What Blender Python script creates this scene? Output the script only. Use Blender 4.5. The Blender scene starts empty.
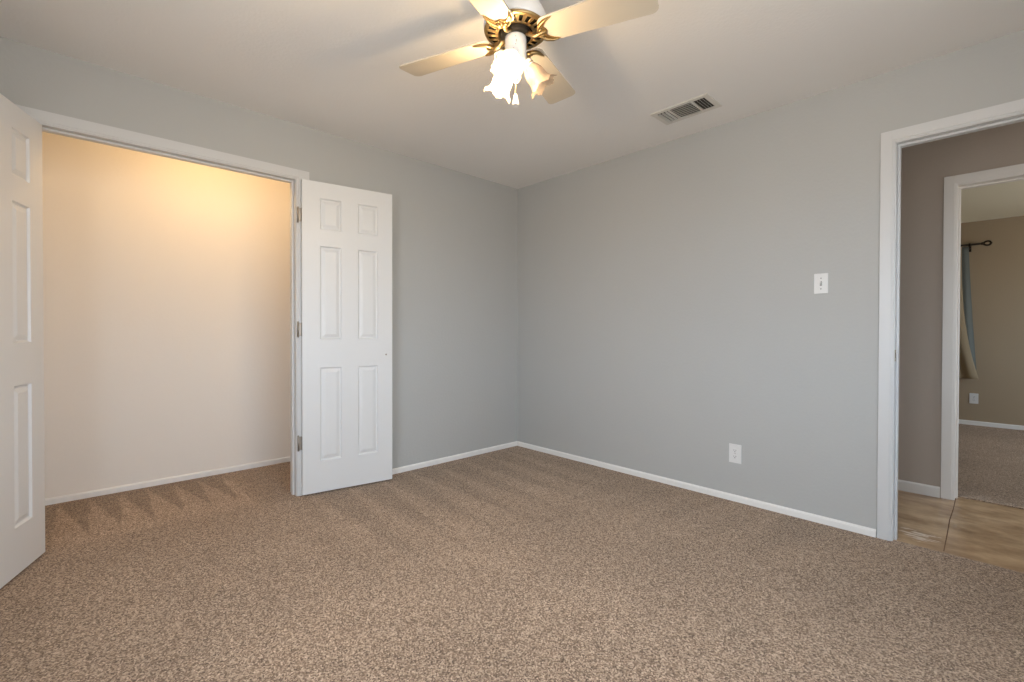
import bpy, bmesh, math, random
from mathutils import Vector, Matrix

C = bpy.context.scene.collection
PI = math.pi
SC = bpy.context.scene
H = 2.44                      # ceiling height

# ------------------------------------------------------------------ camera
FPX, CAM, YAW, PITCH, ROLL, PPY = 466.765, (-3.1001, -3.1928, 1.0860), 0.811812, -0.0096137, 0.002, 336.0815
cam_data = bpy.data.cameras.new('camera')
cam = bpy.data.objects.new('camera', cam_data)
C.objects.link(cam)
SC.camera = cam
cam_data.sensor_fit = 'HORIZONTAL'
cam_data.sensor_width = 36.0
cam_data.lens = FPX / 1024 * 36.0
cam_data.shift_y = (PPY - 341.0) / 1024
cam_data.clip_start = 0.05
F = Vector((math.cos(PITCH) * math.cos(YAW), math.cos(PITCH) * math.sin(YAW), math.sin(PITCH)))
Rv = F.cross(Vector((0, 0, 1))).normalized()
Uv = Rv.cross(F)
R2 = math.cos(ROLL) * Rv + math.sin(ROLL) * Uv
U2 = -math.sin(ROLL) * Rv + math.cos(ROLL) * Uv
m = Matrix((R2, U2, -F)).transposed().to_4x4()
m.translation = Vector(CAM)
cam.matrix_world = m

# ------------------------------------------------------------------ world, light, exposure
SKY = 13.1
world = bpy.data.worlds.new('daylight')
SC.world = world
world.use_nodes = True
bg = world.node_tree.nodes['Background']
wn, wl = world.node_tree.nodes, world.node_tree.links
wc = wn.new('ShaderNodeTexCoord')
wsep = wn.new('ShaderNodeSeparateXYZ')
wl.new(wc.outputs['Generated'], wsep.inputs[0])
wr = wn.new('ShaderNodeMapRange')
wr.inputs['From Min'].default_value = -0.06
wr.inputs['From Max'].default_value = 0.06
wl.new(wsep.outputs['Z'], wr.inputs['Value'])
wm = wn.new('ShaderNodeMix')
wm.data_type = 'RGBA'
wm.inputs['A'].default_value = (0.63, 0.62, 0.60, 1)     # sunlit paving outside
wm.inputs['B'].default_value = (0.80, 0.92, 1.06, 1)     # hazy bright sky
wl.new(wr.outputs['Result'], wm.inputs['Factor'])
wl.new(wm.outputs['Result'], bg.inputs['Color'])
bg.inputs['Strength'].default_value = SKY
SC.view_settings.view_transform = 'Standard'
SC.view_settings.look = 'None'
SC.view_settings.gamma = 1.0
SC.view_settings.use_curve_mapping = False
SC.view_settings.exposure = 0.0
SC.cycles.use_denoising = True
SC.cycles.max_bounces = 14
SC.cycles.diffuse_bounces = 10
SC.cycles.transparent_max_bounces = 16
SC.cycles.sample_clamp_indirect = 6.0

FAN_BULB = 800.0            # emission of the lit fan bulbs
CLOSET_BULB = 7.5

# windows behind the camera: (axis, position, span, z span)
WIN_SIDE = (-3.75, -3.2, -1.9, 0.80, 2.05)     # in wall_side, plane x
WIN_REAR = (-3.95, -3.2, -1.7, 0.8, 2.08)        # in wall_rear, plane y
ADDED_WIN_HALL = (-5.0, 0.3, 0.95, 0.7, 2.0)           # added unseen at the hall's right end to light it, plane y
ADDED_WIN_BEDR = (-5.2, 2.2, 3.6, 0.8, 2.0)            # added unseen in the far bedroom's right wall to brighten it, plane y
WIN_BED = (4.60, -2.62, -1.35, 0.75, 2.05)       # in the far bedroom's wall, behind the curtain


def portal(name, loc, direction, sx, sy):
    l = bpy.data.lights.new(name, 'AREA')
    l.shape = 'RECTANGLE'
    l.size = sx
    l.size_y = sy
    l.cycles.is_portal = True
    o = bpy.data.objects.new(name, l)
    C.objects.link(o)
    o.location = loc
    o.rotation_euler = Vector(direction).to_track_quat('-Z', 'Z').to_euler()
    return o


def win_portal(name, x, y, a, b, z0, z1, d):
    if d[0]:
        return portal(name, (x, (a + b) / 2, (z0 + z1) / 2), d, b - a, z1 - z0)
    return portal(name, ((a + b) / 2, y, (z0 + z1) / 2), d, b - a, z1 - z0)


win_portal('window_daylight', WIN_SIDE[0] - 0.13, 0, *WIN_SIDE[1:], (1, 0, 0))
win_portal('window_daylight', 0, WIN_REAR[0] - 0.13, *WIN_REAR[1:], (0, 1, 0))
win_portal('window_daylight', WIN_BED[0] + 0.13, 0, *WIN_BED[1:], (-1, 0, 0))
win_portal('window_daylight', 0, ADDED_WIN_HALL[0] - 0.13, *ADDED_WIN_HALL[1:], (0, 1, 0))  # sky light through the added hall window
win_portal('window_daylight', 0, ADDED_WIN_BEDR[0] - 0.13, *ADDED_WIN_BEDR[1:], (0, 1, 0))  # sky light through the window added to brighten the bedroom


def point(name, loc, power, color, radius):
    l = bpy.data.lights.new(name, 'POINT')
    l.energy = power
    l.color = color
    l.shadow_soft_size = radius
    o = bpy.data.objects.new(name, l)
    C.objects.link(o)
    o.location = loc
    return o


# ------------------------------------------------------------------ materials
def new_mat(name):
    mt = bpy.data.materials.new(name)
    mt.use_nodes = True
    return mt, mt.node_tree, mt.node_tree.nodes['Principled BSDF']


def mat(name, col, rough=0.5, metal=0.0, bump=None, spec=0.5, vary=0.0):
    """plain surface with an optional fine bump (scale, strength) and colour variation"""
    mt, nt, b = new_mat(name)
    b.inputs['Base Color'].default_value = (*col, 1)
    b.inputs['Roughness'].default_value = rough
    b.inputs['Metallic'].default_value = metal
    b.inputs['Specular IOR Level'].default_value = spec
    geo = nt.nodes.new('ShaderNodeNewGeometry')
    if vary:
        n = nt.nodes.new('ShaderNodeTexNoise')
        n.inputs['Scale'].default_value = 3.0
        n.inputs['Detail'].default_value = 4
        nt.links.new(geo.outputs['Position'], n.inputs['Vector'])
        r = nt.nodes.new('ShaderNodeMapRange')
        r.inputs['To Min'].default_value = 1 - vary
        r.inputs['To Max'].default_value = 1 + vary
        nt.links.new(n.outputs['Fac'], r.inputs['Value'])
        mx = nt.nodes.new('ShaderNodeVectorMath')
        mx.operation = 'SCALE'
        mx.inputs[0].default_value = col
        nt.links.new(r.outputs['Result'], mx.inputs['Scale'])
        nt.links.new(mx.outputs['Vector'], b.inputs['Base Color'])
    if bump:
        n = nt.nodes.new('ShaderNodeTexNoise')
        n.inputs['Scale'].default_value = bump[0]
        n.inputs['Detail'].default_value = 3
        nt.links.new(geo.outputs['Position'], n.inputs['Vector'])
        bp = nt.nodes.new('ShaderNodeBump')
        bp.inputs['Strength'].default_value = bump[1]
        bp.inputs['Distance'].default_value = 0.004
        nt.links.new(n.outputs['Fac'], bp.inputs['Height'])
        nt.links.new(bp.outputs['Normal'], b.inputs['Normal'])
    return mt


M = {}
M['wall'] = mat('grey wall paint', (0.445, 0.45, 0.44), 0.6, bump=(60, 0.25), spec=0.3, vary=0.015)
M['ceiling'] = mat('ceiling paint', (0.83, 0.82, 0.80), 0.8, bump=(70, 0.3), spec=0.2, vary=0.01)
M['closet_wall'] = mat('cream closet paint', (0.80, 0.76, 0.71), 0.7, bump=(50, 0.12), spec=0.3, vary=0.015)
M['trim'] = mat('white trim darkened for window light', (0.595, 0.60, 0.60), 0.35)  # same paint as the baseboards, darkened against strong side window light
M['baseboard'] = mat('white trim lightened for light', (0.80, 0.79, 0.77), 0.4)  # same paint as the casings, a lighter copy to even out the light
M['hall_trim'] = mat('ivory hall trim', (0.70, 0.66, 0.61), 0.4)
M['door'] = mat('white door paint', (0.685, 0.695, 0.70), 0.4)
M['plate'] = mat('white plastic', (0.71, 0.71, 0.70), 0.35)
M['slot'] = mat('dark slot', (0.03, 0.03, 0.03), 0.6)
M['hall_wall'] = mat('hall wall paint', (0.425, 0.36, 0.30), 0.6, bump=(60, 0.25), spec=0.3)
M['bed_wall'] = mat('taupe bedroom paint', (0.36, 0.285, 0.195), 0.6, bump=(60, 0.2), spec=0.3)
M['brass'] = mat('antique brass', (0.40, 0.285, 0.135), 0.33, 1.0, bump=(120, 0.15))
M['nickel'] = mat('worn nickel', (0.36, 0.325, 0.285), 0.5, 1.0)
M['strike'] = mat('aged brass strike', (0.38, 0.31, 0.2), 0.4, 1.0)
M['fan_white'] = mat('white enamel', (0.68, 0.68, 0.67), 0.3)
M['blade'] = mat('cream fan blade laminate', (0.52, 0.47, 0.385), 0.35)
M['blade_edge'] = mat('white blade edge', (0.88, 0.86, 0.80), 0.4)
M['dark_metal'] = mat('dark motor metal', (0.004, 0.0035, 0.003), 0.7, spec=0.2)
M['vent_metal'] = mat('vent paint', (0.66, 0.64, 0.59), 0.45)
M['duct'] = mat('dark duct', (0.05, 0.045, 0.035), 0.8)
M['iron'] = mat('dark bronze rod', (0.03, 0.022, 0.016), 0.4, 0.7)
M['porcelain'] = mat('porcelain', (0.85, 0.83, 0.79), 0.25)
M['sheer'] = mat('pale blue lining', (0.17, 0.19, 0.18), 0.9)


def carpet_material():
    mt, nt, b = new_mat('cut pile carpet')
    N, L = nt.nodes, nt.links
    geo = N.new('ShaderNodeNewGeometry')

    def noise(scale, detail, rough=0.5):
        n = N.new('ShaderNodeTexNoise')
        n.inputs['Scale'].default_value = scale
        n.inputs['Detail'].default_value = detail
        n.inputs['Roughness'].default_value = rough
        L.new(geo.outputs['Position'], n.inputs['Vector'])
        return n
    fine = noise(150, 5, 0.85)
    vor = N.new('ShaderNodeTexVoronoi')
    vor.inputs['Scale'].default_value = 215
    L.new(geo.outputs['Position'], vor.inputs['Vector'])
    sep = N.new('ShaderNodeSeparateColor')
    L.new(vor.outputs['Color'], sep.inputs['Color'])
    mixf = N.new('ShaderNodeMix')
    mixf.inputs['Factor'].default_value = 0.42
    L.new(fine.outputs['Fac'], mixf.inputs['A'])
    L.new(sep.outputs['Green'], mixf.inputs['B'])
    ramp = N.new('ShaderNodeValToRGB')
    ramp.color_ramp.elements[0].position = 0.28
    ramp.color_ramp.elements[0].color = (0.074, 0.045, 0.028, 1)
    ramp.color_ramp.elements[1].position = 0.75
    ramp.color_ramp.elements[1].color = (0.515, 0.39, 0.285, 1)
    e = ramp.color_ramp.elements.new(0.5)
    e.color = (0.243, 0.167, 0.115, 1)
    L.new(mixf.outputs['Result'], ramp.inputs['Fac'])
    # tufts of different yarn shade
    r1 = N.new('ShaderNodeMapRange')
    r1.inputs['To Min'].default_value = 0.78
    r1.inputs['To Max'].default_value = 1.22
    L.new(sep.outputs['Red'], r1.inputs['Value'])
    # broad trodden patches
    broad = noise(1.6, 3, 0.5)
    r2 = N.new('ShaderNodeMapRange')
    r2.inputs['From Min'].default_value = 0.3
    r2.inputs['From Max'].default_value = 0.7
    r2.inputs['To Min'].default_value = 0.9
    r2.inputs['To Max'].default_value = 1.1
    L.new(broad.outputs['Fac'], r2.inputs['Value'])
    # vacuum strokes
    at = N.new('ShaderNodeAttribute')
    at.attribute_name = 'pile'
    r3 = N.new('ShaderNodeMapRange')
    r3.inputs['To Min'].default_value = 0.90
    r3.inputs['To Max'].default_value = 1.38
    L.new(at.outputs['Fac'], r3.inputs['Value'])
    mul = r1.outputs['Result']
    for r in (r2, r3):
        x = N.new('ShaderNodeMath')
        x.operation = 'MULTIPLY'
        L.new(mul, x.inputs[0])
        L.new(r.outputs['Result'], x.inputs[1])
        mul = x.outputs[0]
    sc = N.new('ShaderNodeVectorMath')
    sc.operation = 'SCALE'
    L.new(ramp.outputs['Color'], sc.inputs[0])
    L.new(mul, sc.inputs['Scale'])
    L.new(sc.outputs['Vector'], b.inputs['Base Color'])
    b.inputs['Roughness'].default_value = 0.95
    b.inputs['Specular IOR Level'].default_value = 0.1
    b.inputs['Sheen Weight'].default_value = 0.25
    b.inputs['Sheen Roughness'].default_value = 0.4
    b.inputs['Sheen Tint'].default_value = (1.0, 0.86, 0.72, 1)
    bp = N.new('ShaderNodeBump')
    bp.inputs['Strength'].default_value = 0.5
    bp.inputs['Distance'].default_value = 0.01
    L.new(fine.outputs['Fac'], bp.inputs['Height'])
    L.new(bp.outputs['Normal'], b.inputs['Normal'])
    return mt


M['carpet'] = carpet_material()


def hall_floor_material():
    mt, nt, b = new_mat('tan stone sheet floor')
    N, L = nt.nodes, nt.links
    geo = N.new('ShaderNodeNewGeometry')
    mp = N.new('ShaderNodeMapping')
    mp.inputs['Scale'].default_value = (5.0, 2.4, 1)
    L.new(geo.outputs['Position'], mp.inputs['Vector'])
    n = N.new('ShaderNodeTexNoise')
    n.inputs['Scale'].default_value = 1.5
    n.inputs['Detail'].default_value = 7
    n.inputs['Roughness'].default_value = 0.62
    L.new(mp.outputs['Vector'], n.inputs['Vector'])
    ramp = N.new('ShaderNodeValToRGB')
    ramp.color_ramp.elements[0].position = 0.34
    ramp.color_ramp.elements[0].color = (0.24, 0.135, 0.065, 1)
    ramp.color_ramp.elements[1].position = 0.66
    ramp.color_ramp.elements[1].color = (0.53, 0.37, 0.22, 1)
    L.new(n.outputs['Fac'], ramp.inputs['Fac'])
    # pale scuffs by the doorway
    at = N.new('ShaderNodeVectorMath')
    at.operation = 'DISTANCE'
    at.inputs[1].default_value = (0.20, -2.88, 0)
    L.new(geo.outputs['Position'], at.inputs[0])
    mp2 = N.new('ShaderNodeMapping')
    mp2.inputs['Scale'].default_value = (60, 14, 1)
    L.new(geo.outputs['Position'], mp2.inputs['Vector'])
    n2 = N.new('ShaderNodeTexNoise')
    n2.inputs['Scale'].default_value = 1.0
    n2.inputs['Detail'].default_value = 3
    L.new(mp2.outputs['Vector'], n2.inputs['Vector'])
    near = N.new('ShaderNodeMapRange')
    near.inputs['From Min'].default_value = 0.03
    near.inputs['From Max'].default_value = 0.16
    near.inputs['To Min'].default_value = 0.3
    near.inputs['To Max'].default_value = 0.0
    L.new(at.outputs['Value'], near.inputs['Value'])
    add = N.new('ShaderNodeMath')
    add.operation = 'ADD'
    L.new(near.outputs['Result'], add.inputs[0])
    L.new(n2.outputs['Fac'], add.inputs[1])
    st = N.new('ShaderNodeMapRange')
    st.inputs['From Min'].default_value = 0.74
    st.inputs['From Max'].default_value = 0.80
    L.new(add.outputs[0], st.inputs['Value'])
    mix = N.new('ShaderNodeMix')
    mix.data_type = 'RGBA'
    L.new(st.outputs['Result'], mix.inputs['Factor'])
    L.new(ramp.outputs['Color'], mix.inputs['A'])
    mix.inputs['B'].default_value = (0.66, 0.55, 0.44, 1)
    L.new(mix.outputs['Result'], b.inputs['Base Color'])
    b.inputs['Roughness'].default_value = 0.33
    return mt


M['hall_floor'] = hall_floor_material()


def glass_pane_material():
    mt = bpy.data.materials.new('window glass')
    mt.use_nodes = True
    nt = mt.node_tree
    nt.nodes.clear()
    out = nt.nodes.new('ShaderNodeOutputMaterial')
    tr = nt.nodes.new('ShaderNodeBsdfTransparent')
    gl = nt.nodes.new('ShaderNodeBsdfGlossy')
    gl.inputs['Roughness'].default_value = 0.02
    mx = nt.nodes.new('ShaderNodeMixShader')
    mx.inputs['Fac'].default_value = 0.06
    nt.links.new(tr.outputs[0], mx.inputs[1])
    nt.links.new(gl.outputs[0], mx.inputs[2])
    nt.links.new(mx.outputs[0], out.inputs['Surface'])
    return mt


M['glass'] = glass_pane_material()


def translucent_material(name, col, trans, rough=0.3, gloss=0.1, clear=0.0):
    mt = bpy.data.materials.new(name)
    mt.use_nodes = True
    nt = mt.node_tree
    nt.nodes.clear()
    out = nt.nodes.new('ShaderNodeOutputMaterial')
    df = nt.nodes.new('ShaderNodeBsdfDiffuse')
    df.inputs['Color'].default_value = (*col, 1)
    tl = nt.nodes.new('ShaderNodeBsdfTranslucent')
    tl.inputs['Color'].default_value = (*col, 1)
    mx = nt.nodes.new('ShaderNodeMixShader')
    mx.inputs['Fac'].default_value = trans
    nt.links.new(df.outputs[0], mx.inputs[1])
    nt.links.new(tl.outputs[0], mx.inputs[2])
    gl = nt.nodes.new('ShaderNodeBsdfGlossy')
    gl.inputs['Roughness'].default_value = rough
    m2 = nt.nodes.new('ShaderNodeMixShader')
    m2.inputs['Fac'].default_value = gloss
    nt.links.new(mx.outputs[0], m2.inputs[1])
    nt.links.new(gl.outputs[0], m2.inputs[2])
    last = m2
    if clear:
        tr = nt.nodes.new('ShaderNodeBsdfTransparent')
        tr.inputs['Color'].default_value = (0.93, 0.89, 0.83, 1)
        last = nt.nodes.new('ShaderNodeMixShader')
        last.inputs['Fac'].default_value = clear
        nt.links.new(m2.outputs[0], last.inputs[1])
        nt.links.new(tr.outputs[0], last.inputs[2])
    nt.links.new(last.outputs[0], out.inputs['Surface'])
    return mt


M['frosted'] = translucent_material('frosted tulip glass', (0.58, 0.50, 0.43), 0.5, gloss=0.06, clear=0.58)
M['curtain'] = translucent_material('tan curtain cloth', (0.43, 0.345, 0.23), 0.3, 0.8, 0.0)


def emit(name, col, strength):
    mt = bpy.data.materials.new(name)
    mt.use_nodes = True
    nt = mt.node_tree
    nt.nodes.clear()
    out = nt.nodes.new('ShaderNodeOutputMaterial')
    e = nt.nodes.new('ShaderNodeEmission')
    e.inputs['Color'].default_value = (*col, 1)
    e.inputs['Strength'].default_value = strength
    nt.links.new(e.outputs[0], out.inputs['Surface'])
    return mt


WARM = (1.0, 0.66, 0.30)
M['bulb_lit'] = emit('lit warm bulb', (1.0, 0.76, 0.47), FAN_BULB)
M['closet_bulb'] = emit('lit closet bulb', (1.0, 0.70, 0.36), 60.0)
M['bulb_off'] = mat('unlit pearl bulb', (0.86, 0.78, 0.74), 0.3)


# ------------------------------------------------------------------ mesh helpers
class MB:
    """collects shapes into one mesh"""

    def __init__(self):
        self.bm = bmesh.new()

    def box(self, x0, y0, z0, x1, y1, z1, bev=0.0, mi=0):
        vs = [self.bm.verts.new((x, y, z)) for x in (x0, x1) for y in (y0, y1) for z in (z0, z1)]
        fs = []
        for f in ((0, 1, 3, 2), (4, 6, 7, 5), (0, 4, 5, 1), (2, 3, 7, 6), (0, 2, 6, 4), (1, 5, 7, 3)):
            nf = self.bm.faces.new([vs[i] for i in f])
            nf.material_index = mi
            fs.append(nf)
        if bev:
            es = {e for f in fs for e in f.edges}
            bmesh.ops.bevel(self.bm, geom=list(es), offset=bev, segments=2, affect='EDGES', profile=0.7)
        return self

    def lathe(self, prof, seg=48, c=(0, 0, 0), mat4=None, wave=None, cap=False, mi=0):
        """profile [(r, z)], spun about z; wave(i, ang) -> (dr, dz) ruffles"""
        rows = []
        for i, (r, z) in enumerate(prof):
            row = []
            for k in range(seg):
                a = 2 * PI * k / seg
                dr, dz = wave(i, a) if wave else (0, 0)
                v = Vector(((r + dr) * math.cos(a), (r + dr) * math.sin(a), z + dz))
                if mat4:
                    v = mat4 @ v
                row.append(self.bm.verts.new(v + Vector(c)))
            rows.append(row)
        for i in range(len(rows) - 1):
            for k in range(seg):
                f = self.bm.faces.new((rows[i][k], rows[i][(k + 1) % seg], rows[i + 1][(k + 1) % seg], rows[i + 1][k]))
                f.smooth = True
                f.material_index = mi
        if cap:
            for row in (rows[0], rows[-1]):
                f = self.bm.faces.new(row)
                f.material_index = mi
        return self

    def tube(self, pts, r, seg=10, cap=True, radii=None):
        pts = [Vector(p) for p in pts]
        rows = []
        up = Vector((0.13, 0.29, 1)).normalized()
        for i, p in enumerate(pts):
            t = (pts[min(i + 1, len(pts) - 1)] - pts[max(i - 1, 0)]).normalized()
            a = t.cross(up)
            if a.length < 1e-3:
                a = t.cross(Vector((1, 0, 0)))
            a.normalize()
            b = t.cross(a)
            rr = radii[i] if radii else r
            rows.append([self.bm.verts.new(p + rr * (math.cos(2 * PI * k / seg) * a + math.sin(2 * PI * k / seg) * b)) for k in range(seg)])
        for i in range(len(rows) - 1):
            for k in range(seg):
                f = self.bm.faces.new((rows[i][k], rows[i][(k + 1) % seg], rows[i + 1][(k + 1) % seg], rows[i + 1][k]))
                f.smooth = True
        if cap:
            self.bm.faces.new(rows[0])
            self.bm.faces.new(rows[-1])
        return self

    def ball(self, c, r, seg=16, squash=(1, 1, 1)):
        ret = bmesh.ops.create_uvsphere(self.bm, u_segments=seg, v_segments=seg // 2 + 2, radius=r,
                                        matrix=Matrix.Translation(c) @ Matrix.Diagonal((*squash, 1)))
        for v in ret['verts']:
            for f in v.link_faces:
                f.smooth = True
        return self

    def prism(self, poly, z0, z1, mat4=None, bev=0.0):
        """polygon [(x, y)] extruded along z"""
        M4 = mat4 or Matrix()
        lo = [self.bm.verts.new(M4 @ Vector((x, y, z0))) for x, y in poly]
        hi = [self.bm.verts.new(M4 @ Vector((x, y, z1))) for x, y in poly]
        n = len(poly)
        fs = [self.bm.faces.new(list(reversed(lo))), self.bm.faces.new(hi)]
        for k in range(n):
            fs.append(self.bm.faces.new((lo[k], lo[(k + 1) % n], hi[(k + 1) % n], hi[k])))
        if bev:
            es = {e for f in fs[:2] for e in f.edges}
            bmesh.ops.bevel(self.bm, geom=list(es), offset=bev, segments=2, affect='EDGES')
        return self

    def quad(self, a, b, c, d):
        self.bm.faces.new([self.bm.verts.new(p) for p in (a, b, c, d)])
        return self

    def transform(self, mat4):
        bmesh.ops.transform(self.bm, matrix=mat4, verts=self.bm.verts)
        return self

    def build(self, name, material, parent=None, recalc=True):
        if recalc:
            bmesh.ops.recalc_face_normals(self.bm, faces=self.bm.faces)
        me = bpy.data.meshes.new(name)
        self.bm.to_mesh(me)
        self.bm.free()
        for mm in (material if isinstance(material, (list, tuple)) else [material]):
            me.materials.append(mm)
        o = bpy.data.objects.new(name, me)
        C.objects.link(o)
        if parent:
            o.parent = parent
        return o


def tag(o, label=None, cat=None, group=None, kind=None):
    for k, v in (('label', label), ('category', cat), ('group', group), ('kind', kind)):
        if v:
            o[k] = v
    return o


def empty(name, loc, rz=0.0):
    o = bpy.data.objects.new(name, None)
    o.empty_display_size = 0.1
    C.objects.link(o)
    o.location = loc
    o.rotation_euler = (0, 0, rz)
    return o


def struct(name, mb, material, label, cat):
    return tag(mb.build(name, material), label, cat, kind='structure')


# ------------------------------------------------------------------ room shell
XL, YR = -3.75, -3.95         # inner faces of the walls behind the camera
T = 0.115                     # wall thickness
CO_L, CO_R, CO_H = -3.230, -2.022, 2.078      # closet opening between jamb faces
DO_L, DO_R, DO_H = -2.803, -3.57, 2.065        # hall doorway between jamb faces
JB = 0.018
CY = 0.905                    # closet back wall
HX = 1.066                    # hall far wall
BO_L, BO_R, BO_H = -2.980, -3.745, 2.034       # bedroom doorway in the hall wall
BX = 4.60                     # bedroom far wall


def carpet_pile(x, y):
    """0..1: which way the vacuum left the pile (0.5 = undisturbed)"""
    v = 0.5
    if y > -0.02:                                     # strokes in the closet
        d = 0.85 - y
        if -3.3 < x < -2.25 and d > -0.05:
            u = (x + 3.155 + 0.03 * d) / 0.1445
            k = u - math.floor(u)
            w = max(0.0, min(1.0, d / 0.68))
            edge = (w - k) / 0.10
            s = max(0.0, min(1.0, 0.5 + edge))
            fade = max(0.0, min(1.0, (y + 0.02) / 0.12))
            v += (s - 0.55) * 0.95 * fade
        elif x >= -2.25:
            v -= 0.25 * max(0.0, min(1.0, (x + 2.25) / 0.08))
    elif -2.1 < x < -0.1 and y > -1.45:               # strokes from the wall by the corner
        d = -y
        u = (x + 2.02 + 0.07 * d) / 0.243
        k = abs((u - math.floor(u)) - 0.35)
        w = 0.03 + 0.40 * max(0.0, min(1.0, d / 1.2))
        s = max(0.0, min(1.0, 0.5 + (w - k) / 0.16))
        fade = max(0.0, min(1.0, (1.45 - d) / 0.5)) * max(0.0, min(1.0, (x + 2.1) / 0.1)) * max(0.0, min(1.0, (-0.1 - x) / 0.15))
        v += (s - 0.42) * 0.5 * fade
    if x > -1.0 and -2.7 < y < -1.0:                  # short strokes along the right wall
        d = -x
        u = (-y + 0.10 * d) / 0.27
        k = abs((u - math.floor(u)) - 0.5)
        w = 0.45 * max(0.0, min(1.0, d / 0.7))
        s = max(0.0, min(1.0, 0.5 + (w - k) / 0.22))
        fade = max(0.0, min(1.0, (1.0 - d) / 0.4)) * max(0.0, min(1.0, (-1.0 - y) / 0.4)) * max(0.0, min(1.0, (y + 2.7) / 0.2))
        v += (s - 0.4) * 0.26 * fade
    # long passes across the middle of the room
    t = math.sin((x * 0.55 + y * 0.83) * 9.0 + 0.8 * math.sin(x * 3.1)) * 0.08
    if y < -1.2:
        v += t * max(0.0, min(1.0, (-1.2 - y) / 0.4))
    return max(0.0, min(1.0, v))


def carpet(name, rects, step, label, thick=0.05):
    bm = bmesh.new()
    lay = bm.verts.layers.float.new('pile')
    for (x0, y0, x1, y1) in rects:
        nx, ny = max(1, round((x1 - x0) / step)), max(1, round((y1 - y0) / step))
        g = [[None] * (ny + 1) for _ in range(nx + 1)]
        for i in range(nx + 1):
            for j in range(ny + 1):
                x, y = x0 + (x1 - x0) * i / nx, y0 + (y1 - y0) * j / ny
                vv = bm.verts.new((x, y, 0))
                vv[lay] = carpet_pile(x, y)
                g[i][j] = vv
        for i in range(nx):
            for j in range(ny):
                bm.faces.new((g[i][j], g[i + 1][j], g[i + 1][j + 1], g[i][j + 1]))
        rim = ([g[i][0] for i in range(nx + 1)] + [g[nx][j] for j in range(1, ny + 1)] +
               [g[i][ny] for i in range(nx - 1, -1, -1)] + [g[0][j] for j in range(ny - 1, 0, -1)])
        low = [bm.verts.new((v.co.x, v.co.y, -thick)) for v in rim]
        for k in range(len(rim)):
            q = (k + 1) % len(rim)
            bm.faces.new((rim[q], rim[k], low[k], low[q]))
        bm.faces.new(list(reversed(low)))
    me = bpy.data.meshes.new(name)
    bm.to_mesh(me)
    bm.free()
    me.materials.append(M['carpet'])
    o = bpy.data.objects.new(name, me)
    C.objects.link(o)
    return tag(o, label, 'carpet', kind='structure')


carpet('floor', [(XL, YR, -0.0, 0.0), (0.0, DO_R, 0.024, DO_L), (CO_L, 0.0, CO_R, T), (-3.62, T, -1.755, CY)], 0.0125,
       'brown speckled carpet with vacuum marks across the room and into the closet')
carpet('floor_bedroom', [(HX + 0.10, -5.2, BX, -0.9)], 0.5, 'grey brown carpet in the far room beyond the hall')

mb = MB()
mb.box(0.024, DO_R, -0.05, T, DO_L, -0.004)
mb.box(T, -5.0, -0.05, HX + 0.10, -1.4, -0.004)
fl = struct('floor_hall', mb, M['hall_floor'], 'tan streaked hard floor of the hall beyond the doorway', 'floor')
mb = MB()
j0 = [(T - 0.06, -2.995), (0.35, -2.990), (0.6, -2.984), (0.85, -2.986), (HX + 0.05, -2.983)]
for (a, b) in zip(j0, j0[1:]):
    mb.prism([(a[0], a[1] - 0.0022), (b[0], b[1] - 0.0022), (b[0], b[1] + 0.0022), (a[0], a[1] + 0.0022)], -0.0045, -0.0034)
mb.build('floor_seam', mat('floor seam', (0.17, 0.095, 0.05), 0.6), fl)

mb = MB()
mb.box(XL - T, YR - T, H, T, CY + T, H + 0.08)
struct('ceiling', mb, M['ceiling'], 'off white ceiling with soft uneven texture above the grey room', 'ceiling')
mb = MB()
mb.box(T, -5.0 - T, H, HX, -1.4 + T, H + 0.08)
struct('ceiling_hall', mb, M['ceiling'], 'shadowed ceiling of the hall beyond the doorway', 'ceiling')
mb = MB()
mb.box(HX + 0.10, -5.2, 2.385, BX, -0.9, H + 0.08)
struct('ceiling_bedroom', mb, mat('ceiling paint with curtain glow', (0.76, 0.72, 0.57), 0.8, bump=(70, 0.3), spec=0.2), 'dim ceiling of the far room beyond the hall', 'ceiling')  # yellow tint paints in the glow coming off the tan curtain

# closet wall (left in the photo), with the wide opening
mb = MB()
mb.box(XL - T, 0, -0.05, CO_L - JB, T, H)
mb.box(CO_R + JB, 0, -0.05, 0.0, T, H)
mb.box(CO_L - JB, 0, CO_H + JB, CO_R + JB, T, H)
struct('wall_left', mb, M['wall'], 'grey wall with the wide double door closet opening', 'wall')
# right wall with hall doorway
mb = MB()
mb.box(0, DO_L + JB, -0.05, T, T, H)
mb.box(0, YR - T, -0.05, T, DO_R - JB, H)
mb.box(0, DO_R - JB, DO_H + JB, T, DO_L + JB, H)
struct('wall_right', mb, M['wall'], 'long grey wall with the light switch, outlet and hall doorway', 'wall')


def wall_with_window(name, axis, pos, a0, a1, win, sign, label, material):
    """a wall panel of thickness T growing outwards (sign) with one window hole"""
    w0, w1, z0, z1 = win
    mb = MB()
    p0, p1 = (pos, pos + sign * T) if sign > 0 else (pos + sign * T, pos)
    for (u0, u1, v0, v1) in ((a0, w0, -0.05, H), (w1, a1, -0.05, H), (w0, w1, -0.05, z0), (w0, w1, z1, H)):
        if axis == 'x':
            mb.box(p0, u0, v0, p1, u1, v1)
        else:
            mb.box(u0, p0, v0, u1, p1, v1)
    return struct(name, mb, material, label, 'wall')


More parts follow.
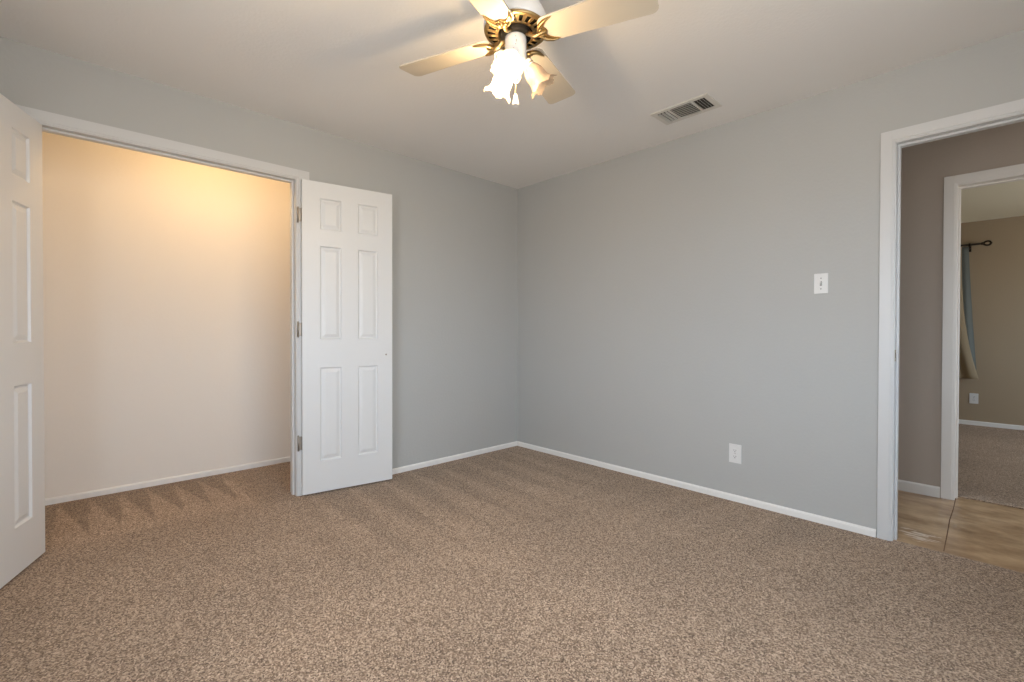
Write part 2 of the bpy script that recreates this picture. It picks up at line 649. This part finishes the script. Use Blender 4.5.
def window(name, axis, pos, win, sign, label):
    w0, w1, z0, z1 = win
    e = empty(name, (pos, (w0 + w1) / 2, z0) if axis == 'x' else ((w0 + w1) / 2, pos, z0), 0 if axis == 'x' else PI / 2)
    tag(e, label, 'window', kind='structure')
    hw, hh = (w1 - w0) / 2, z1 - z0
    s = sign if axis == 'x' else sign                     # local x points along +pos axis
    d0, d1 = sorted((s * 0.05, s * 0.10))
    mb = MB()
    for (y0, y1, a, b) in ((-hw, -hw + 0.05, 0, hh), (hw - 0.05, hw, 0, hh), (-hw + 0.05, hw - 0.05, 0, 0.05), (-hw + 0.05, hw - 0.05, hh - 0.05, hh),
                           (-hw + 0.05, hw - 0.05, hh / 2 - 0.02, hh / 2 + 0.02)):
        mb.box(d0, y0, a, d1, y1, b, 0.004)
    mb.build('window_frame', M['trim'], e)
    mb = MB()
    mid = s * 0.075
    mb.box(mid - 0.002, -hw + 0.04, 0.04, mid + 0.002, hw - 0.04, hh - 0.04)
    mb.build('window_pane', M['glass'], e)
    mb = MB()
    i0, i1 = sorted((s * 0.05, -s * 0.03))
    mb.box(i0, -hw - 0.04, -0.03, i1, hw + 0.04, 0.0, 0.004)
    mb.build('window_sill', M['trim'], e)
    return e


wall_with_window('wall_side', 'x', XL, YR, T, WIN_SIDE[1:], -1, 'grey wall with a window to the left of the viewer', M['wall'])
window('window_1', 'x', XL, WIN_SIDE[1:], -1, 'white framed window in the grey wall to the left of the viewer')
wall_with_window('wall_rear', 'y', YR, XL - T, T, WIN_REAR[1:], -1, 'grey wall with a window behind the viewer', M['wall'])
window('window_2', 'y', YR, WIN_REAR[1:], -1, 'white framed window in the grey wall behind the viewer')

# closet interior
mb = MB().box(-3.62 - T, CY, -0.05, -1.755 + T, CY + T, H)
struct('wall_closet_back', mb, M['closet_wall'], 'cream back wall of the closet lit warm from above', 'wall')
mb = MB().box(-3.62 - T, T, -0.05, -3.62, CY, H)
struct('wall_closet_left', mb, M['closet_wall'], 'cream end wall of the closet behind the left door', 'wall')
mb = MB().box(-1.755, T, -0.05, -1.755 + T, CY, H)
struct('wall_closet_right', mb, M['closet_wall'], 'cream end wall of the closet behind the right jamb', 'wall')

# hall and far bedroom
mb = MB()
mb.box(HX, BO_L + JB, -0.05, HX + 0.10, -0.9 + T, H)
mb.box(HX, -5.2 - T, -0.05, HX + 0.10, BO_R - JB, H)
mb.box(HX, BO_R - JB, BO_H + JB, HX + 0.10, BO_L + JB, H)
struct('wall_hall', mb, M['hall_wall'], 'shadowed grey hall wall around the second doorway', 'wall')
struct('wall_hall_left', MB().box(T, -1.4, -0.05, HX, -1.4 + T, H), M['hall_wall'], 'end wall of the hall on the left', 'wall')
wall_with_window('wall_hall_right', 'y', -5.0, T, HX, ADDED_WIN_HALL[1:], -1, 'end wall of the hall on the right with an added window', M['hall_wall'])
window('added_window_4', 'y', -5.0, ADDED_WIN_HALL[1:], -1, 'added white framed window lighting the hall from its right end')
struct('wall_hall_near', MB().box(0, -5.0 - T, -0.05, T, YR - T, H), M['hall_wall'], 'near wall of the hall past the grey room', 'wall')
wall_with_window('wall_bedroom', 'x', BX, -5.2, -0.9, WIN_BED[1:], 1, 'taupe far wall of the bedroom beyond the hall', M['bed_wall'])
window('window_3', 'x', BX, WIN_BED[1:], 1, 'white framed window behind the tan curtain in the far room')
struct('wall_bedroom_left', MB().box(HX + 0.10, -0.9, -0.05, BX, -0.9 + T, H), M['bed_wall'], 'taupe left wall of the far bedroom', 'wall')
wall_with_window('wall_bedroom_right', 'y', -5.2, HX + 0.10, BX, ADDED_WIN_BEDR[1:], -1, 'taupe right wall of the far bedroom with an added window', M['bed_wall'])
window('added_window_5', 'y', -5.2, ADDED_WIN_BEDR[1:], -1, 'added white framed window lighting the far bedroom from its right wall')


# baseboards: profile extruded along a straight run
def baseboard(name, a, b, inward, label, h=0.041, t=0.012, material=None):
    """a, b: run on the wall face; inward: unit vector into the room"""
    a, b, n = Vector((*a, 0)), Vector((*b, 0)), Vector((*inward, 0))
    prof = [(0, -0.01), (t, -0.01), (t, h - 0.010), (t - 0.004, h - 0.003), (0.003, h), (0, h)]
    mb = MB()
    r0 = [mb.bm.verts.new(a + n * p + Vector((0, 0, z))) for p, z in prof]
    r1 = [mb.bm.verts.new(b + n * p + Vector((0, 0, z))) for p, z in prof]
    k = len(prof)
    for i in range(k):
        mb.bm.faces.new((r0[i], r0[(i + 1) % k], r1[(i + 1) % k], r1[i]))
    mb.bm.faces.new(r0)
    mb.bm.faces.new(r1)
    return struct(name, mb, material or M['baseboard'], label, 'baseboard')


CW = 0.064                    # casing width
baseboard('baseboard_left', (CO_R + 0.083, 0), (-0.0, 0), (0, -1), 'white baseboard along the grey wall behind the right closet door')
baseboard('baseboard_right', (0, -0.012), (0, DO_L + CW + 0.004), (-1, 0), 'white baseboard along the long grey wall under the outlet')
baseboard('baseboard_closet_back', (-3.62, CY), (-1.755, CY), (0, -1), 'white baseboard along the back wall of the closet')
baseboard('baseboard_closet_left', (-3.62, T), (-3.62, CY - 0.012), (1, 0), 'white baseboard on the left end wall of the closet')
baseboard('baseboard_closet_right', (-1.755, T), (-1.755, CY - 0.012), (-1, 0), 'white baseboard on the right end wall of the closet')
baseboard('baseboard_corner', (XL, 0), (CO_L - 0.083, 0), (0, -1), 'short white baseboard behind the left closet door')
baseboard('baseboard_side', (XL, YR), (XL, -0.012), (1, 0), 'white baseboard under the window left of the viewer')
baseboard('baseboard_rear', (XL + 0.012, YR), (0, YR), (0, 1), 'white baseboard behind the viewer')
baseboard('baseboard_hall', (HX, -1.4), (HX, BO_L + CW + 0.006), (-1, 0), 'white baseboard along the hall wall up to the second doorway', h=0.066, material=M['hall_trim'])
baseboard('baseboard_bedroom', (BX, -5.2), (BX, -0.9), (-1, 0), 'pale baseboard along the far bedroom wall', h=0.05)


# door casing + jamb + stop, built in a local frame: u along the wall, v out of the wall, z up
def doorway_trim(name, frame, u0, u1, h, depth, label, jamb_label, floor_z=-0.004, cw=CW, cw_head=None, ct=0.010, stop_at=(0.040, 0.072), both=False, material=None):
    """frame(u, v, z) -> world; v = 0 on the wall face, +v into the viewer's room, -v through the wall"""
    material = material or M['trim']
    rv = 0.005                # reveal
    ch = cw_head or cw

    def add(mb, ua, ub, va, vb, za, zb, bev=0.0):
        pa, pb = frame(min(ua, ub), va, za), frame(max(ua, ub), vb, zb)
        mb.box(min(pa[0], pb[0]), min(pa[1], pb[1]), min(pa[2], pb[2]), max(pa[0], pb[0]), max(pa[1], pb[1]), max(pa[2], pb[2]), bev)
    mb = MB()
    faces = [(0.0, 1)] + ([(-depth, -1)] if both else [])
    for v0, s in faces:
        for (w0, w1, t) in ((rv, cw, ct * 0.62), (rv + 0.009, cw, ct)):
            add(mb, u0 - w1, u0 - w0, v0, v0 + s * t, floor_z, h + min(w1, ch), 0.0015)
            add(mb, u1 + w0, u1 + w1, v0, v0 + s * t, floor_z, h + min(w1, ch), 0.0015)
            add(mb, u0 - w0, u1 + w0, v0, v0 + s * t, h + w0, h + min(w1, ch), 0.0015)
    o = struct(name, mb, material, label, 'door casing')
    mb = MB()
    add(mb, u0 - JB, u0, -depth, 0.0, floor_z, h + JB, 0.001)
    add(mb, u1, u1 + JB, -depth, 0.0, floor_z, h + JB, 0.001)
    add(mb, u0, u1, -depth, 0.0, h, h + JB, 0.001)
    mb.build('jamb', material, o)
    if stop_at:
        mb = MB()
        a, b = stop_at
        add(mb, u0, u0 + 0.011, -b, -a, floor_z, h, 0.002)
        add(mb, u1 - 0.011, u1, -b, -a, floor_z, h, 0.002)
        add(mb, u0 + 0.011, u1 - 0.011, -b, -a, h - 0.011, h, 0.002)
        mb.build('door_stop', material, o)
    return o


t1 = doorway_trim('trim_1', lambda u, v, z: (u, -v, z), CO_L, CO_R, CO_H, T,
                  'white casing around the wide closet opening', '', floor_z=0.0, cw=0.084, cw_head=0.064)
t2 = doorway_trim('trim_2', lambda u, v, z: (-v, -u, z), -DO_L, -DO_R, DO_H, T,
                  'white casing around the doorway from the grey room to the hall', '', both=True)
t3 = doorway_trim('trim_3', lambda u, v, z: (HX - v, -u, z), -BO_L, -BO_R, BO_H, 0.10,
                  'white casing around the second doorway across the hall', '', stop_at=(0.055, 0.09), cw=0.066, material=M['hall_trim'])
mb = MB()
mb.box(0.008, DO_L - 0.0012, 0.935, 0.036, DO_L + 0.0008, 0.995, 0.0005)
mb.build('strike_plate', M['strike'], t2)
mb = MB().box(0.015, DO_L - 0.0016, 0.952, 0.029, DO_L - 0.0008, 0.980)
mb.build('latch_hole', M['slot'], t2)


# ------------------------------------------------------------------ six panel closet doors
DW, DT, DZ0, DZ1 = 0.606, 0.034, 0.012, 2.076
XS = [0, 0.110, 0.249, 0.361, 0.500, DW]
ZS = [0, 0.209, 0.831, 1.021, 1.640, 1.752, 1.958, DZ1 - DZ0]


def door_face(bm, y, s, flip):
    """panelled face at depth y; s = direction into the slab"""
    prof = [(0.0, 0.0), (0.006, 0.0090), (0.012, 0.0100), (0.033, 0.0020), (0.036, 0.0016)]

    def face(vs):
        bm.faces.new(vs if not flip else list(reversed(vs)))
    for i in range(5):
        for j in range(7):
            x0, x1, z0, z1 = XS[i], XS[i + 1], ZS[j], ZS[j + 1]
            if i in (1, 3) and j in (1, 3, 5):
                prev = None
                for (o, d) in prof:
                    ring = [bm.verts.new((x, y + s * d, z)) for x, z in
                            ((x0 + o, z0 + o), (x1 - o, z0 + o), (x1 - o, z1 - o), (x0 + o, z1 - o))]
                    if prev:
                        for k in range(4):
                            face([prev[k], prev[(k + 1) % 4], ring[(k + 1) % 4], ring[k]])
                    prev = ring
                face(prev)
            else:
                face([bm.verts.new(p) for p in ((x0, y, z0), (x1, y, z0), (x1, y, z1), (x0, y, z1))])


def panel_door(name, hinge, ang, side, label):
    """visible face starts at hinge, runs along ang; the slab lies on the side (+1/-1) of local y"""
    e = empty(name, (hinge[0], hinge[1], DZ0), ang)
    tag(e, label, 'door', kind='structure')
    mb = MB()
    door_face(mb.bm, 0.0, side, False)
    door_face(mb.bm, side * DT, -side, True)
    h = DZ1 - DZ0
    for a, b in (((0, 0), (DW, 0)), ((DW, 0), (DW, h)), ((DW, h), (0, h)), ((0, h), (0, 0))):
        n = 24
        mb.quad((a[0], 0, a[1]), (b[0], 0, b[1]), (b[0], side * DT, b[1]), (a[0], side * DT, a[1]))
    bmesh.ops.remove_doubles(mb.bm, verts=mb.bm.verts, dist=1e-5)
    # hinge leaf mortices are on the edge; the slab itself is one mesh
    mb.build('door_slab', M['door'], e)
    for z in (0.338, 1.086, 1.836):
        hb = MB()
        hb.box(-0.0012, side * 0.006, z - 0.044, 0.0006, side * 0.031, z + 0.044, 0.0004)
        y0, y1 = sorted((side * 0.0235, side * 0.0260))
        hb.box(-0.0190, y0, z - 0.044, 0.0004, y1, z + 0.044, 0.0006)
        hb.tube([(-0.0195, side * 0.0265, z - 0.045), (-0.0195, side * 0.0265, z + 0.045)], 0.0055, 12)
        for zz in (-0.047, 0.047):
            hb.ball((-0.0195, side * 0.0265, z + zz), 0.006, 12)
        ho = hb.build('hinge', M['nickel'], e)
        ho['label'] = 'nickel hinge'
        sb = MB()
        for zz in (-0.03, 0.0, 0.03):
            sb.ball((-0.008 if zz else -0.011, side * 0.0232, z + zz), 0.003, 10, (1, 0.4, 1))
        sb.build('hinge_screw', M['strike'], ho)
    return e


RA = math.atan2(-0.092, 0.599)
d1 = panel_door('door_1', (-1.998, -0.044), RA, 1, 'white six panel closet door folded back against the grey wall')
kb = MB().ball((0.560, -0.0006, 0.907), 0.006, 14, (1, 0.5, 1))
ko = kb.build('knob_screw', M['nickel'], d1)
ko['label'] = 'small bare screw where a knob sat'
LA = math.radians(-110.4)
d2 = panel_door('door_2', (-3.190, 0.004), LA, -1, 'white six panel closet door swung open towards the viewer at the left')

# ------------------------------------------------------------------ light switch and outlets (local: plate in yz, +x... faces -x)
sw = empty('light_switch', (0.0, -2.4755, 1.362))
tag(sw, 'white single toggle light switch on the grey wall beside the hall doorway', 'light switch')
MB().box(-0.006, -0.034, -0.057, -0.0005, 0.034, 0.057, 0.0025).build('cover_plate', M['plate'], sw)
MB().box(-0.0066, -0.0052, -0.0125, -0.0055, 0.0052, 0.0125).build('toggle_slot', mat('grey slot', (0.22, 0.22, 0.22), 0.6), sw)
tg = MB()
tg.prism([(-0.006, -0.010), (-0.018, 0.004), (-0.018, 0.010), (-0.006, 0.006)], -0.0036, 0.0036,
         Matrix(((1, 0, 0, 0), (0, 0, 1, 0), (0, 1, 0, 0), (0, 0, 0, 1))), 0.0006)
tg.build('toggle', M['plate'], sw)
for z in (-0.030, 0.030):
    s_ = MB().ball((-0.006, 0, z), 0.0038, 12, (0.5, 1, 1)).build('screw', mat('screw grey', (0.35, 0.35, 0.35), 0.4, 0.7), sw)


def outlet(loc, label, hw=0.038, hh=0.060):
    e = empty('wall_outlet', loc)
    tag(e, label, 'outlet', 'duplex outlets low on the walls')
    MB().box(-0.006, -hw, -hh, -0.0005, hw, hh, 0.0025).build('cover_plate', M['plate'], e)
    for zc in (-0.0195, 0.0195):
        mb = MB()
        poly = []
        for k in range(28):
            a = 2 * PI * k / 28
            poly.append((max(-0.0145, min(0.0145, 0.0172 * math.cos(a))), max(-0.0135, min(0.0135, 0.0172 * math.sin(a)))))
        mb.prism(poly, 0.0055, 0.0085, Matrix(((0, 0, -1, 0), (1, 0, 0, 0), (0, 1, 0, zc), (0, 0, 0, 1))), 0.0006)
        rc = mb.build('receptacle', M['plate'], e)
        mb = MB()
        mb.box(-0.0088, -0.0075, zc - 0.001, -0.0082, -0.0052, zc + 0.0075)
        mb.box(-0.0088, 0.0052, zc - 0.0005, -0.0082, 0.0075, zc + 0.0065)
        mb.lathe([(0.0001, 0), (0.0027, 0)], 14, (-0.0088, 0, zc - 0.0068), Matrix.Rotation(PI / 2, 4, 'Y'))
        so = mb.build('slots', M['slot'], rc)
    MB().ball((-0.006, 0, 0), 0.003, 12, (0.5, 1, 1)).build('screw', M['nickel'], e)
    return e


outlet((0.0, -2.0115, 0.306), 'white duplex outlet low on the long grey wall')
outlet((BX, -2.955, 0.312), 'pale outlet under the tan curtain in the far room')

# ------------------------------------------------------------------ ceiling register
vt = empty('ceiling_vent', (-0.370, -1.846, H))
tag(vt, 'white three way air vent with slanted louvers on the ceiling near the right wall', 'vent')
mb = MB()
ox, oy = 0.104, 0.178         # half sizes of the flange
ix, iy = 0.075, 0.148
for (x0, x1, y0, y1) in ((-ox, -ix, -oy, oy), (ix, ox, -oy, oy), (-ix, ix, -oy, -iy), (-ix, ix, iy, oy)):
    mb.box(x0, y0, -0.007, x1, y1, -0.0005, 0.002)
for y in (-0.072, 0.072):
    mb.box(-ix, y - 0.007, -0.007, ix, y + 0.007, -0.001, 0.0015)
mb.build('vent_frame', M['vent_metal'], vt)
MB().box(-ix, -iy, -0.0012, ix, iy, -0.0004).build('duct_opening', M['duct'], vt)


def louver(c, along, length, tilt):
    """thin slat centred at c; along 'x' or 'y'; tilted about its long axis"""
    mb = MB().box(-0.0007, -length / 2, -0.0075, 0.0007, length / 2, 0.0075)
    mb.transform(Matrix.Rotation(tilt, 4, 'Y'))
    if along == 'x':
        mb.transform(Matrix.Rotation(PI / 2, 4, 'Z'))
    mb.transform(Matrix.Translation(c))
    return mb.build('louver', M['vent_metal'], vt)


for k in range(7):
    louver((-0.066 + k * 0.0215, 0, -0.0072), 'y', 0.128, math.radians(50))
for k in range(4):
    louver((0, -0.136 + k * 0.0170, -0.0072), 'x', 0.148, math.radians(42))
for k in range(3):
    louver((0, 0.134 - k * 0.0215, -0.0072), 'x', 0.148, math.radians(-10))

# ------------------------------------------------------------------ ceiling fan
FX, FY = -1.821, -1.862
fan = empty('ceiling_fan', (FX, FY, H))
tag(fan, 'white and brass ceiling fan with cream blades and two lit tulip lamps', 'ceiling fan')
Z = lambda z: z - H           # world height -> fan local
mb = MB()
mb.lathe([(0.001, Z(2.44)), (0.080, Z(2.44)), (0.082, Z(2.432)), (0.079, Z(2.420)), (0.074, Z(2.408)), (0.078, Z(2.390)), (0.090, Z(2.368)), (0.105, Z(2.345)),
          (0.117, Z(2.322)), (0.1245, Z(2.300)), (0.127, Z(2.284)), (0.126, Z(2.274)), (0.123, Z(2.270)), (0.113, Z(2.272)), (0.001, Z(2.272))], 64)
mb.build('motor_housing', M['fan_white'], fan)
# brass vent ring: an annular dish with radial slots cut through
mb = MB()
NS = 22
seg = NS * 4
rr = [(0.1235, 2.270), (0.1245, 2.265), (0.1225, 2.2605), (0.117, 2.2585), (0.110, 2.2575), (0.081, 2.2545), (0.071, 2.253), (0.067, 2.2545), (0.066, 2.264)]
rows = [[mb.bm.verts.new((r * math.cos(2 * PI * k / seg), r * math.sin(2 * PI * k / seg), Z(z))) for k in range(seg)] for r, z in rr]
for i in range(len(rr) - 1):
    for k in range(seg):
        if i == 4 and k % 4 in (1, 2):
            continue
        f = mb.bm.faces.new((rows[i][k], rows[i][(k + 1) % seg], rows[i + 1][(k + 1) % seg], rows[i + 1][k]))
        f.smooth = True
# raised fins between the slots
for k in range(NS):
    a = 2 * PI * (k * 4 + 3.5 - 4) / seg
    mb.tube([(r * math.cos(a), r * math.sin(a), Z(z)) for r, z in ((0.114, 2.2578), (0.095, 2.2555), (0.076, 2.253))], 0.0025, 6)
ring = mb.build('vent_ring', M['brass'], fan)
mb = MB()
mb.lathe([(0.120, Z(2.271)), (0.105, Z(2.269)), (0.070, Z(2.267)), (0.065, Z(2.262)), (0.062, Z(2.248)), (0.058, Z(2.240)), (0.030, Z(2.238)), (0.001, Z(2.238))], 48)
mb.build('motor_core', M['dark_metal'], fan)
mb = MB()
mb.lathe([(0.001, Z(2.245)), (0.036, Z(2.245)), (0.041, Z(2.240)), (0.042, Z(2.232)), (0.042, Z(2.150)), (0.040, Z(2.142)), (0.030, Z(2.137)), (0.016, Z(2.134)), (0.014, Z(2.128)), (0.001, Z(2.126))], 40)
stem = mb.build('switch_housing', M['fan_white'], fan)
mb = MB()
for (az, z) in ((-135, 2.222), (-131, 2.208), (-131, 2.203), (-134, 2.192), (-144, 2.178)):
    a = math.radians(az)
    mb.ball((0.0418 * math.cos(a), 0.0418 * math.sin(a), Z(z)), 0.0016, 8)
mb.build('housing_slots', M['iron'], stem)

PHI0 = math.radians(110.0)
BR, BZ, PITCHB = 0.535, Z(2.236), math.radians(10.5)


def blade_parts(az):
    base = Matrix.Rotation(az, 4, 'Z') @ Matrix.Translation((0, 0, BZ)) @ Matrix.Rotation(-PITCHB, 4, 'X')
    # outline along +x with rounded corners
    pts = []

    def arc(cx, cy, r, a0, a1, n=6):
        for i in range(n + 1):
            a = math.radians(a0 + (a1 - a0) * i / n)
            pts.append((cx + r * math.cos(a), cy + r * math.sin(a)))
    r0, w0, w1 = 0.106, 0.058, 0.071
    arc(BR - 0.022, -w1 + 0.022, 0.022, -90, 0)
    arc(BR - 0.022, w1 - 0.022, 0.022, 0, 90)
    arc(r0 + 0.03, w0 - 0.03, 0.03, 92, 180)
    arc(r0 + 0.03, -w0 + 0.03, 0.03, 180, 268)
    mb = MB()
    mb.prism(pts, 0.0, 0.006, base, 0.0012)
    bl = mb.build('blade', M['blade'], fan)
    # ornate brass iron: arm rising from the motor and an antler shaped plate under the blade root
    mb = MB()
    local = Matrix.Rotation(az, 4, 'Z')
    arm = [(0.050, 0, Z(2.246)), (0.062, 0, Z(2.238)), (0.074, 0, Z(2.227)), (0.086, 0, Z(2.224)), (0.100, 0, Z(2.228)), (0.113, 0, Z(2.231))]
    mb.tube([local @ Vector(p) for p in arm], 0.008, 10, radii=[0.011, 0.010, 0.0085, 0.008, 0.009, 0.010])
    half = [(0.093, 0.010), (0.101, 0.026), (0.113, 0.040), (0.131, 0.050), (0.155, 0.0545), (0.169, 0.052), (0.157, 0.047), (0.142, 0.040),
            (0.130, 0.031), (0.123, 0.022), (0.124, 0.013), (0.130, 0.006)]
    outline = half + [(0.134, 0.0)] + [(x, -y) for x, y in reversed(half)]
    mb.prism(list(reversed(outline)), -0.0065, -0.0003, base, 0.0015)
    for sgn in (1, -1):
        ridge = [(0.095, 0.004 * sgn, -0.008), (0.105, 0.022 * sgn, -0.009), (0.119, 0.038 * sgn, -0.0085), (0.141, 0.0485 * sgn, -0.0075), (0.163, 0.052 * sgn, -0.0055)]
        mb.tube([base @ Vector(p) for p in ridge], 0.004, 8, radii=[0.006, 0.0055, 0.005, 0.004, 0.0022])
        inner = [(0.101, 0.006 * sgn, -0.008), (0.110, 0.014 * sgn, -0.009), (0.119, 0.019 * sgn, -0.0075)]
        mb.tube([base @ Vector(p) for p in inner], 0.004, 8, radii=[0.005, 0.0045, 0.003])
    mb.tube([base @ Vector(p) for p in ((0.090, 0, -0.009), (0.112, 0, -0.010), (0.130, 0, -0.007))], 0.004, 8, radii=[0.007, 0.0055, 0.0025])
    io = mb.build('blade_iron', M['brass'], bl)
    io['label'] = 'ornate brass blade bracket'
    for (x, y) in ((0.116, 0.031), (0.116, -0.031), (0.118, 0.0)):
        MB().ball(base @ Vector((x, y, -0.0075)), 0.0045, 10).build('blade_screw', M['brass'], bl)


for k in range(4):
    blade_parts(PHI0 - k * PI / 2)

# three tulip lamps
SHADES = [(-149, True), (87, True), (-33, False)]


def tulip(az, lit):
    a = math.radians(az)
    out = Vector((math.cos(a), math.sin(a), 0))
    ax = (out * math.cos(math.radians(50)) + Vector((0, 0, -1)) * math.sin(math.radians(50))).normalized()
    p0 = out * 0.040 + Vector((0, 0, Z(2.150)))
    q = Vector((0, 0, 1)).rotation_difference(ax).to_matrix().to_4x4()
    mt4 = Matrix.Translation(p0) @ q
    # white socket cup and arm
    mb = MB()
    mb.tube([(out * 0.012) + Vector((0, 0, Z(2.152))), (out * 0.030) + Vector((0, 0, Z(2.156))), p0], 0.010, 12)
    mb.lathe([(0.001, -0.004), (0.015, -0.004), (0.022, 0.002), (0.0245, 0.012), (0.0245, 0.024), (0.022, 0.026), (0.001, 0.026)], 28, mat4=mt4)
    cup = mb.build('socket_cup', M['fan_white'], fan)
    mb = MB()
    mb.lathe([(0.0252, 0.014), (0.0256, 0.0165), (0.0252, 0.019)], 28, mat4=mt4)
    mb.build('cup_band', M['strike'], cup)
    # shade: a tulip bell with a flared, ruffled rim of six petals
    prof = [(0.0225, 0.020), (0.027, 0.026), (0.033, 0.036), (0.0375, 0.050), (0.0395, 0.064), (0.0395, 0.078), (0.0405, 0.088), (0.044, 0.098), (0.051, 0.107), (0.060, 0.113)]
    n = len(prof)

    def wave(i, t):
        f = max(0.0, (i - 4) / (n - 5))
        pet = math.cos(6 * t)
        ruf = math.cos(24 * t)
        return (0.0045 * f * f * pet + 0.0015 * f * f * ruf, 0.006 * f * f * pet + 0.0016 * f ** 3 * ruf)
    mb = MB()
    mb.lathe(prof, 144, mat4=mt4, wave=wave)
    so = mb.build('lamp_shade', M['frosted'], fan)
    if lit:
        so['label'] = 'glowing tulip shade'
    else:
        so['label'] = 'unlit frosted tulip shade'
    sol = so.modifiers.new('thickness', 'SOLIDIFY')
    sol.thickness = 0.0022
    sol.offset = 1
    # bulb
    mb = MB()
    mb.lathe([(0.010, 0.026), (0.011, 0.036), (0.016, 0.046), (0.0215, 0.058), (0.0235, 0.070), (0.0215, 0.082), (0.016, 0.090), (0.008, 0.0945), (0.0005, 0.0955)], 28, mat4=mt4)
    bo = mb.build('bulb', M['bulb_lit' if lit else 'bulb_off'], so)


for az, lit in SHADES:
    tulip(az, lit)
# pull chain with a white bell fob
mb = MB()
cx, cy = 0.026, 0.026
for k in range(30):
    mb.ball((cx, cy, Z(2.135) - k * 0.0034), 0.0016, 8)
ch = mb.build('pull_chain', M['brass'], fan)
mb = MB()
mb.lathe([(0.0015, Z(2.040)), (0.005, Z(2.038)), (0.0075, Z(2.028)), (0.0105, Z(2.014)), (0.0135, Z(2.000)), (0.0145, Z(1.994)), (0.0125, Z(1.993)), (0.009, Z(2.000)), (0.001, Z(2.006))], 24, (cx, cy, 0))
fo = mb.build('chain_fob', M['porcelain'], ch)
fo['label'] = 'white bell shaped pull'

# ------------------------------------------------------------------ closet lamp (above the header, out of view)
LX, LY = -2.38, 0.30
cl = empty('closet_lamp', (LX, LY, H))
tag(cl, 'bare bulb porcelain lampholder on the closet ceiling', 'lamp')
MB().lathe([(0.001, 0), (0.056, 0), (0.056, -0.010), (0.046, -0.022), (0.026, -0.030), (0.024, -0.048), (0.001, -0.048)], 32).build('lampholder', M['porcelain'], cl)
MB().lathe([(0.012, -0.045), (0.014, -0.060), (0.024, -0.080), (0.030, -0.100), (0.027, -0.120), (0.016, -0.132), (0.0005, -0.135)], 24).build('bulb', M['closet_bulb'], cl)
point('closet_bulb_light', (LX, LY, H - 0.17), CLOSET_BULB, (1.0, 0.62, 0.27), 0.03)

# ------------------------------------------------------------------ far bedroom: rod and curtain
RODX, RODZ = BX - 0.085, 2.108
rod = empty('curtain_rod', (RODX, -2.0, RODZ))
tag(rod, 'dark bronze curtain rod with an open loop finial on the far bedroom wall', 'curtain rod')
Y = lambda y: y + 2.0
MB().tube([(0, Y(-0.98), 0), (0, Y(-3.012), 0)], 0.0125, 14).build('rod', M['iron'], rod)
for sgn, ye in ((-1, -3.012), (1, -0.98)):
    mb = MB()
    yy = Y(ye)
    mb.ball((0, yy, 0), 0.017, 14)
    loop = []
    for i in range(33):
        t = 2 * PI * i / 32
        loop.append((0, yy + sgn * (0.040 - 0.029 * math.cos(t)), 0.026 * math.sin(t) * (0.75 + 0.25 * (1 - math.cos(t)) / 2)))
    mb.tube(loop, 0.0105, 10, cap=False)
    mb.ball((0, yy + sgn * 0.071, 0), 0.011, 12)
    mb.build('finial', M['iron'], rod)
for yb in (-2.908, -1.09):
    mb = MB()
    mb.box(0.073, Y(yb) - 0.012, -0.075, 0.085, Y(yb) + 0.012, 0.02, 0.002)
    mb.tube([(0.078, Y(yb), -0.03), (0.03, Y(yb), -0.045), (0.0, Y(yb), -0.022)], 0.007, 10)
    mb.box(-0.014, Y(yb) - 0.008, -0.022, 0.014, Y(yb) + 0.008, 0.014, 0.003)
    mb.build('rod_bracket', M['iron'], rod)


def curtain_surface(yr_top, yr_bot, yl, folds, amp, x0, ztop, zbot, ph=0.0, flare=1.5):
    mb = MB()
    nu, nv = 120, 40
    g = []
    for j in range(nv + 1):
        v = j / nv
        row = []
        z = ztop + (zbot - ztop) * v
        yr = yr_top + (yr_bot - yr_top) * (v ** flare)
        for i in range(nu + 1):
            u = i / nu
            y = yl + (yr - yl) * u
            x = x0 + amp * (0.35 + 0.65 * v) * math.sin(2 * PI * folds * u + ph + 0.5 * math.sin(3 * v))
            row.append(mb.bm.verts.new((x, y, z - 0.012 * u * v)))
        g.append(row)
    for j in range(nv):
        for i in range(nu):
            f = mb.bm.faces.new((g[j][i], g[j][i + 1], g[j + 1][i + 1], g[j + 1][i]))
            f.smooth = True
    return mb


cu = curtain_surface(-2.842, -2.995, -1.06, 11, 0.022, RODX, RODZ - 0.014, 0.56, 0.0, 2.6).build('curtain', M['curtain'])
tag(cu, 'tan full length curtain hanging from the bronze rod in the far room', 'curtain')
so = cu.modifiers.new('thickness', 'SOLIDIFY')
so.thickness = 0.003
li = curtain_surface(-2.900, -2.975, -2.75, 2, 0.008, RODX + 0.036, RODZ - 0.016, 0.66, 1.0, 1.2).build('lining', M['sheer'], cu)
li['label'] = 'pale blue grey lining at the curtain edge'
